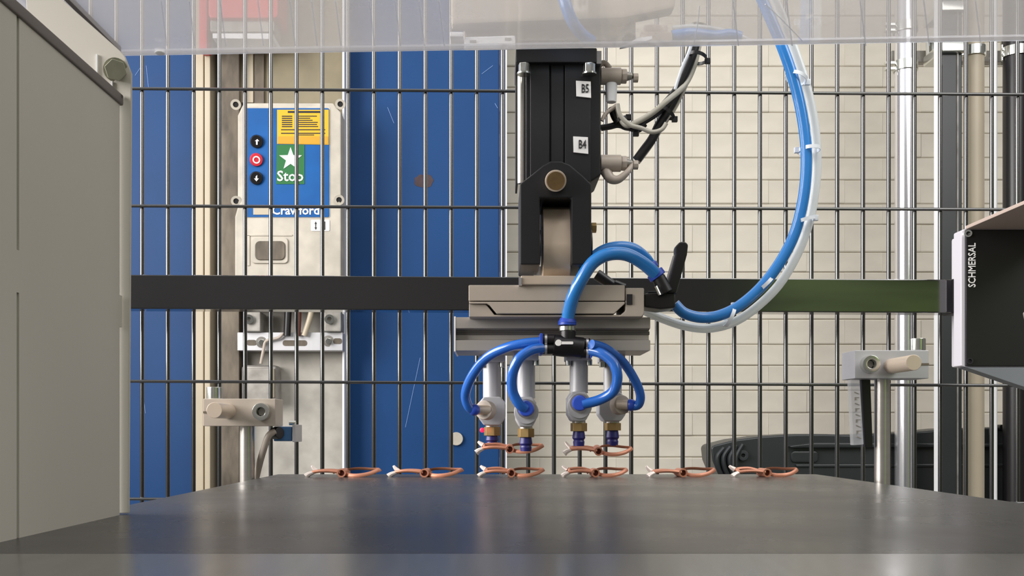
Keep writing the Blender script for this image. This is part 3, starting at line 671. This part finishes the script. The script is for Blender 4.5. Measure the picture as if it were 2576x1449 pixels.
# side ports and elbows
for st, x0, x1, y, k in ((n1, 1232, 1200, 1031, .69), (n4, 1552, 1580, 1018, .69)):
    MB().cyl(P((x0+x1)/2+ (12 if x0 > x1 else -12), y+2, k-.006), P((x0+x1)/2, y, k-.012), 24*k/F, n=28).build('port_boss', M['greyp'], st, bevel=0.0006)
    MB().cyl(P(x0, y, k-.012), P(x1, y, k-.014), 12*k/F, n=18).build('port_stem', M['nickel'], st)
for st, x, y, k in ((n2, 1324, 1028, .66), (n3, 1458, 1014, .66)):
    MB().cyl(P(x, y+8, k), P(x, y+8, k-.003), 31*k/F, n=32).build('port_boss', M['alum'], st, bevel=0.0006)
    MB().cyl(P(x, y, k-.002), P(x, y, k-.006), 24*k/F, n=28).build('port_ring', M['steel'], st)
# red laser spot on the leftmost nut, its light put in as a small glowing ball
MB().ball(P(1213, 1082, .688), .0016, (1, .5, 1)).build('laser_spot', M['laser'], n1, label='glowing red laser spot')

# tee fitting and its hoses
tf = thing('tee_fitting', 'black multi-way push-in tee fitting with blue collars in front of the aluminium profile', 'pneumatic fitting', P(1425, 900, .645))
k = .640; s = k/F
MB().cyl(P(1392, 868, k), P(1468, 876, k), 27*s, n=24).cyl(P(1428, 870, k), P(1428, 832, k), 20*s, n=20).build('body', M['blackp'], tf, bevel=0.0008)
for (x0, x1, y) in ((1366, 1394, 866), (1460, 1484, 876)):
    for dy in (-12, 12):
        MB().cyl(P(x0, y+dy, k-.002), P(x1, y+dy, k-.002), 13*s, n=18).build('port', M['blackp'], tf)
        xe = x0+7 if x0 < 1400 else x1-7
        MB().cyl(P(xe-3, y+dy, k-.002), P(xe+3, y+dy, k-.002), 14*s, n=18).build('metal_ring', M['chrome'], tf)
MB().prism(rrect(1358, 838, 1366, 892, 3), k-.006, .013).build('release_collar', M['collar'], tf, bevel=0.0004)
MB().prism(rrect(1484, 858, 1490, 900, 3), k-.006, .013).build('release_collar', M['collar'], tf, bevel=0.0004)
MB().cyl(P(1427, 822, k), P(1427, 832, k), 21*s, n=24).build('metal_ring', M['zinc'], tf)
MB().cyl(P(1427, 812, k), P(1427, 818, k), 23*s, n=24).cyl(P(1427, 800, k), P(1427, 812, k), 18*s, 24*s, n=24).build('release_collar', M['collar'], tf)
mk = MB().prism(disc(1405, 862, 8, 16), k-.0122, .002).prism(rrect(1412, 859, 1442, 866, 2), k-.0122, .002).build('direction_mark', M['sticker'], tf, label='white dot and bar mark')
def hose(ps, r, mm, lb, grp=None):
    return tag(MB().tube([P(*p) for p in ps], (lambda t: r*.64/F) if not callable(r) else r, n=18).build('air_hose', M[mm]), lb, 'hose', grp)
G = 'short blue hoses from the tee to the suction nozzles'
def elbow(st, x, y, k, r):
    MB().ball(P(x, y, k), r*k/F).build('elbow', M['collar'], st, label='blue push-in elbow')
hose([(1364, 860, .638), (1320, 864, .638), (1270, 876, .642), (1222, 902, .65), (1188, 945, .66), (1171, 990, .668), (1178, 1022, .672), (1192, 1032, .674)], 12.5, 'hose_d', 'leftmost blue hose bowing out to the outer left nozzle', G)
hose([(1364, 876, .636), (1335, 882, .632), (1305, 904, .630), (1289, 942, .632), (1290, 985, .636), (1306, 1016, .638), (1322, 1028, .640)], 13, 'hose_d', 'blue hose curling to the second nozzle from the left', G)
hose([(1486, 882, .636), (1515, 890, .632), (1543, 914, .630), (1553, 950, .630), (1542, 985, .634), (1508, 1006, .638), (1466, 1017, .640)], 13, 'hose_d', 'blue hose curling to the third nozzle from the left', G)
hose([(1488, 866, .632), (1525, 878, .640), (1568, 912, .655), (1598, 958, .664), (1611, 995, .67), (1606, 1018, .674), (1590, 1022, .676)], 12, 'hose_d', 'rightmost short blue hose to the outer right nozzle', G)
elbow(n1, 1193, 1031, .674, 15); elbow(n4, 1588, 1019, .676, 15)
for st, x, y in ((n2, 1324, 1028), (n3, 1459, 1014)):
    MB().cyl(P(x, y, .652), P(x, y, .638), 21*.645/F, 19*.645/F, n=28).build('elbow', M['collar'], st, bevel=0.0012, label='blue push-in elbow')
hose([(1426, 815, .640), (1431, 785, .638), (1442, 745, .634), (1464, 700, .63), (1492, 660, .628), (1530, 640, .628), (1575, 640, .63), (1615, 660, .634), (1648, 688, .638)], 16.5, 'hose', 'blue hose arching from the tee top to the lever valve, nearer one')
hose([(1452, 735, .642), (1462, 700, .641), (1484, 660, .640), (1512, 634, .640), (1550, 622, .640), (1592, 626, .642), (1624, 650, .646), (1638, 674, .648)], 15, 'hose', 'blue hose arching behind the nearer one to the lever valve')
arc = [(1697, 765), (1722, 788), (1765, 799), (1812, 793), (1862, 768), (1915, 722), (1962, 660), (1998, 590), (2019, 510), (2028, 430), (2026, 350), (2012, 262), (1990, 180), (1964, 108), (1935, 40), (1900, -40)]
hose([(x, y, .662) for x, y in arc], 14.5, 'hose', 'large blue supply hose sweeping in an arc at right of the gripper')
arc2 = [(1618, 780), (1662, 799), (1720, 818), (1778, 824), (1838, 810), (1895, 774), (1950, 715), (1996, 640), (2026, 560), (2041, 480), (2046, 400), (2040, 315), (2022, 225), (1998, 150), (1976, 90), (1950, 20), (1920, -40)]
hose([(x+(9 if y < 720 else 4), y+(2 if y > 700 else 0), .672) for x, y in arc2], 12, 'clear', 'clear milky supply hose following the large blue arc')
MB().tube([P(1640, 790, .6675), P(1652, 795, .6675)], .0006, n=5, sub=1).build('print_mark', M['ink'], D.objects[-1] if 0 else None) if 0 else None
for (x, y, a, lb, h) in ((2003, 196, -112, 'white cable tie on the hose arc nearest the hood', 1), (2035, 377, -88, 'white cable tie on the hose arc level with the B4 label', -1),
                 (2022, 556, -75, 'white cable tie on the hose arc just below the middle fence rod', 1), (1922, 716, -45, 'white cable tie on the hose arc in front of the black rail', -1), (1835, 796, -22, 'white cable tie at the lowest stretch of the hose arc', 1)):
    tie(x, y, .666, 27, a, 'tiew', 'cable_tie', lb, WT, h)

# clamping lever and elbow fitting
lv = thing('clamping_lever', 'black clamping lever standing up right of the gripper head', 'lever', P(1660, 775, .65))
MB().prism([(1621, 738), (1698, 733), (1700, 774), (1662, 778), (1621, 772)], .642, .02).build('hub', M['blackp'], lv, bevel=0.0012)
MB().cyl(P(1630, 738, .645), P(1700, 736, .645), 5*.645/F, n=12).build('hub_edge', M['blackp'], lv)
MB().prism([(1676, 738), (1700, 640), (1700, 620), (1710, 608), (1724, 607), (1732, 614), (1729, 640), (1702, 738)], .640, .009).build('handle', M['blackp'], lv, bevel=0.0012)
MB().prism([(1668, 735), (1696, 640), (1701, 642), (1676, 736)], .645, .005).build('handle_side', M['steel'], lv, bevel=0.0004)
ef = thing('elbow_fitting', 'black elbow fitting with blue collar beside the clamping lever', 'pneumatic fitting', P(1665, 735, .64))
MB().cyl(P(1655, 696, .640), P(1676, 738, .640), 17*.64/F, 19*.64/F, n=20).build('body', M['blackp'], ef, bevel=0.0008)
MB().cyl(P(1646, 684, .640), P(1656, 698, .640), 22*.64/F, n=24).build('release_collar', M['collar'], ef, bevel=0.0006)
MB().cyl(P(1632, 664, .648), P(1640, 678, .648), 20*.64/F, n=24).build('release_collar', M['collar'], ef, bevel=0.0006)
MB().cyl(P(1650, 720, .634), P(1660, 742, .634), 4*.64/F, n=8).build('screw', M['zinc'], ef)
hb = thing('swivel_fitting', 'short black swivel fitting lying behind the blue hoses', 'pneumatic fitting', P(1525, 716, .67))
MB().cyl(P(1500, 690, .67), P(1548, 722, .67), 15*.67/F, 12*.67/F, n=18).build('body', M['blackp'], hb, bevel=0.0008)
MB().cyl(P(1546, 712, .668), P(1572, 722, .668), 8*.67/F, n=14).build('neck', M['blackp'], hb)

# ---------------------------------------------------------------- clamp stands either side of the table
def stand(side, bx0, bx1, by0, by1, rodx, boltx, nutx, postx, k, ybolt, yrod, back, lb):
    t = thing('clamp_stand', lb, 'clamp stand', (X(postx, k+.012), k+.012, tz-.13))
    s = k/F
    r_ = 19*s
    MB().cyl((X(postx, k+.012), k+.012, tz-.13), (X(postx, k+.012), k+.012, Z(by0+14, k+.012)), r_, n=28).build('post', M['steel'], t)
    b = MB().pb(bx0, by0, bx1, by1, k, .024).build('clamp_block', M['changer'] if side < 0 else M['alum'], t, bevel=0.0005)
    ex = bx1 if side > 0 else bx0
    MB().pb(min(ex, ex-side*34), (by0+by1)/2-3, max(ex, ex-side*34), (by0+by1)/2+2, k-.0004, .02).build('slit', M['galv_dark'], t)
    MB().cyl(P(rodx, yrod, back-.035), P(rodx+back, yrod, k+.03), 20.5*(k-.035)/F, n=32) if 0 else None
    p0 = P(rodx, yrod, k-.034); MB().cyl(p0, (p0.x, k+.005, p0.z), 20*(k-.034)/F, n=32).build('cross_rod', M['nickel'], t, bevel=0.0004)
    q = P(boltx, ybolt, k); sc_ = MB().cyl(q, (q.x, k-.006, q.z), 22*s, n=28, hollow=11*s).build('cap_screw', M['zinc'], t, bevel=0.0004)
    MB().cyl((q.x, k-.0018, q.z), (q.x, k-.001, q.z), 11*s, n=6).build('hex_socket', M['galv'], sc_)
    MB().cyl(P(nutx, by0+1, k+.012), P(nutx, by0-29, k+.012), 20*s, n=14).build('clamp_screw', M['zinc'], t, bevel=0.0004)
    return t
stand(-1, 511, 693, 1003, 1072, 539, 661, 540, 622, .682, 1036, 1032, 0, 'left clamp stand: beige clamp block with cross rod on a steel post')
stand(1, 2150, 2337, 881, 952, 2299, 2184, 2308, 2219, .632, 917, 912, 0, 'right clamp stand: silver clamp block with cross rod on a steel post')
rs_ = thing('reflector_strip', 'clear plastic strip with embossed marks hanging at the right clamp block', 'plastic strip', P(2160, 1120, .63))
MB().prism([(2139, 955), (2163, 955), (2173, 1118), (2147, 1120)], .634, .006).build('strip', M['acrylic2'], rs_, bevel=0.0004)
m = MB()
for i in range(9):
    y = 985+i*14; x = 2146+ (y-955)*.055
    m.prism([(x+2, y), (x+13, y), (x+13, y+2), (x+6, y+2), (x+6, y+8), (x+2, y+8)] if i % 2 else [(x+2, y), (x+13, y+5), (x+13, y+7), (x+2, y+3)], .6334, .001)
m.build('embossed_mark', M['galv'], rs_)
tag(MB().prism([(2167, 955), (2190, 955), (2196, 1125), (2176, 1125)], .642, .004).build('black_strip', M['blackp'], bevel=0.0004), 'narrow black strip right behind the clear embossed strip', 'strip')
bs = thing('blue_sensor', 'small blue sensor below the left clamp block', 'sensor', P(715, 1110, .70))
MB().pb(688, 1073, 734, 1110, .70, .02).build('housing', M['sensorblue'], bs, bevel=0.0008)
MB().pb(735, 1068, 743, 1112, .698, .024).build('bracket', M['alum'], bs, bevel=0.0004)
MB().cyl(P(728, 1064, .705), P(744, 1064, .705), 6*.7/F, n=10).build('screw', M['zinc'], bs)
MB().cyl(P(688, 1090, .699), P(704, 1089, .695), 15*.7/F, n=20).build('plug', M['blackp'], bs, bevel=0.0005)
tag(MB().tube([P(692, 1086, .694), P(676, 1096, .692), P(664, 1128, .694), P(652, 1170, .70), P(640, 1225, .71), P(634, 1290, .715), P(630, 1400, .72)], 8.5*.7/F, n=14).build('cable', M['greyp']), 'grey cable hanging down from the small blue sensor', 'cable')

# ---------------------------------------------------------------- copper clips
u = .70/F
def clip_mesh(variant):
    # pixel units in local space (x right, y away, z up), hub at the origin on the table
    parts = {}
    V = lambda x, y, z: Vector((x*u, y*u, z*u))
    parts['hub'] = (MB().cyl(V(0, -26, 10.5), V(0, 22, 10.5), 11*u, n=24, hollow=7.4*u), 'copper', 0)
    parts['bore'] = (MB().cyl(V(0, -18, 10.5), V(0, 10, 10.5), 7.5*u, n=18), 'copper_d', 0)
    lift = 5 if variant else 0
    # right loop: a band round an open eye, the far side raised
    pts = [V(*p) for p in ((8, -14, 8), (24, -23, 4.5), (45, -25, 5), (66, -18, 9), (84, -6, 17), (86, 6, 19), (66, 20, 18.5), (40, 24, 20), (16, 20, 19), (3, 6, 15))]
    parts['loop'] = (MB().tube(pts, 1.5*u, n=8, sub=5, closed=True, rz=5*u), 'copper', 0)
    # left arms: two straps meeting at the split feet
    m = MB()
    for q, zz_ in ((-20, 0), (18, lift)):
        m.tube([V(-4, q, 12+zz_*.3), V(-28, q*1.05, 15+zz_), V(-52, q, 15+zz_), V(-72, q*.8, 12+zz_)], 5.5*u, n=8, rz=4.3*u)
    m.tube([V(-20, -18, 10), V(-20, 18, 13)], 2.4*u, n=8, sub=1).tube([V(-66, -16, 12), V(-66, 16, 14+lift)], 4*u, n=8, sub=1)
    parts['arm'] = (m, 'copper', 0)
    m = MB().tube([V(-68, -17, 12), V(-80, -19, 7), V(-87, -20, 1.5)], lambda t: (4+4*t)*u, n=8)
    parts['foot'] = (m, 'copper_w', 0)
    m = MB().tube([V(-70, 14, 13+lift), V(-78, 16, 20+lift*.6), V(-83, 17, 27)], lambda t: (6.5-3.5*t)*u, n=8)
    parts['raised_foot'] = (m, 'copper_w', 0)
    return parts
GT = 'copper clips on the table'; GH = 'copper clips held by the suction cups'
def new_clip(variant):
    t = thing('copper_clip', 'x', 'clip', (0, 0, 0))
    for nm, (m, mm, b) in clip_mesh(variant).items():
        m.build('foot' if nm == 'raised_foot' else nm, M[mm], t, world=False, label={'foot': 'end coloured pale as sunlit', 'raised_foot': 'end coloured pale as sunlit', 'bore': 'dark bore'}.get(nm))
    return t
proto = [new_clip(0), new_clip(1)]; used = [False, False]
def place(v, px, d, z, sx, rz, rx, lb, grp, ry=0):
    if not used[v]: t = proto[v]; used[v] = True
    else:
        t = proto[v].copy(); C.objects.link(t)
        for ch in proto[v].children:
            c = ch.copy(); C.objects.link(c); c.parent = t
    t.location = (X(px, d), d, z); t.rotation_euler = (rx, ry, rz); t.scale = (sx, 1, 1)
    t['label'] = lb; t['group'] = grp; t['category'] = 'clip'
    return t
R = math.radians
place(0, 865, .704, tz, 1.06, R(-6), 0, 'leftmost copper clip on the table edge, before the grey column', GT)
place(0, 1072, .703, tz, 1.06, R(-7), 0, 'second copper clip from left on the table, before the blue door', GT)
place(1, 1286, .703, tz, 0.94, R(0), 0, 'copper clip on the table directly below the left held clip', GT)
place(1, 1495, .704, tz, 0.96, R(3), 0, 'copper clip on the table directly below the right held clip', GT)
place(0, 1712, .705, tz, 1.02, R(6), 0, 'second copper clip from right on the table, before the cream wall', GT)
place(1, 1921, .706, tz, 1.02, R(7), 0, 'rightmost copper clip on the table, before the black moulded cover', GT)
place(1, 1282, .692, Z(1139, .692), 0.95, 0, R(3), 'copper clip held below the two left suction cups', GH)
place(0, 1503, .692, Z(1143, .692), 0.97, 0, R(6), 'copper clip held below the two right suction cups', GH, ry=R(2))
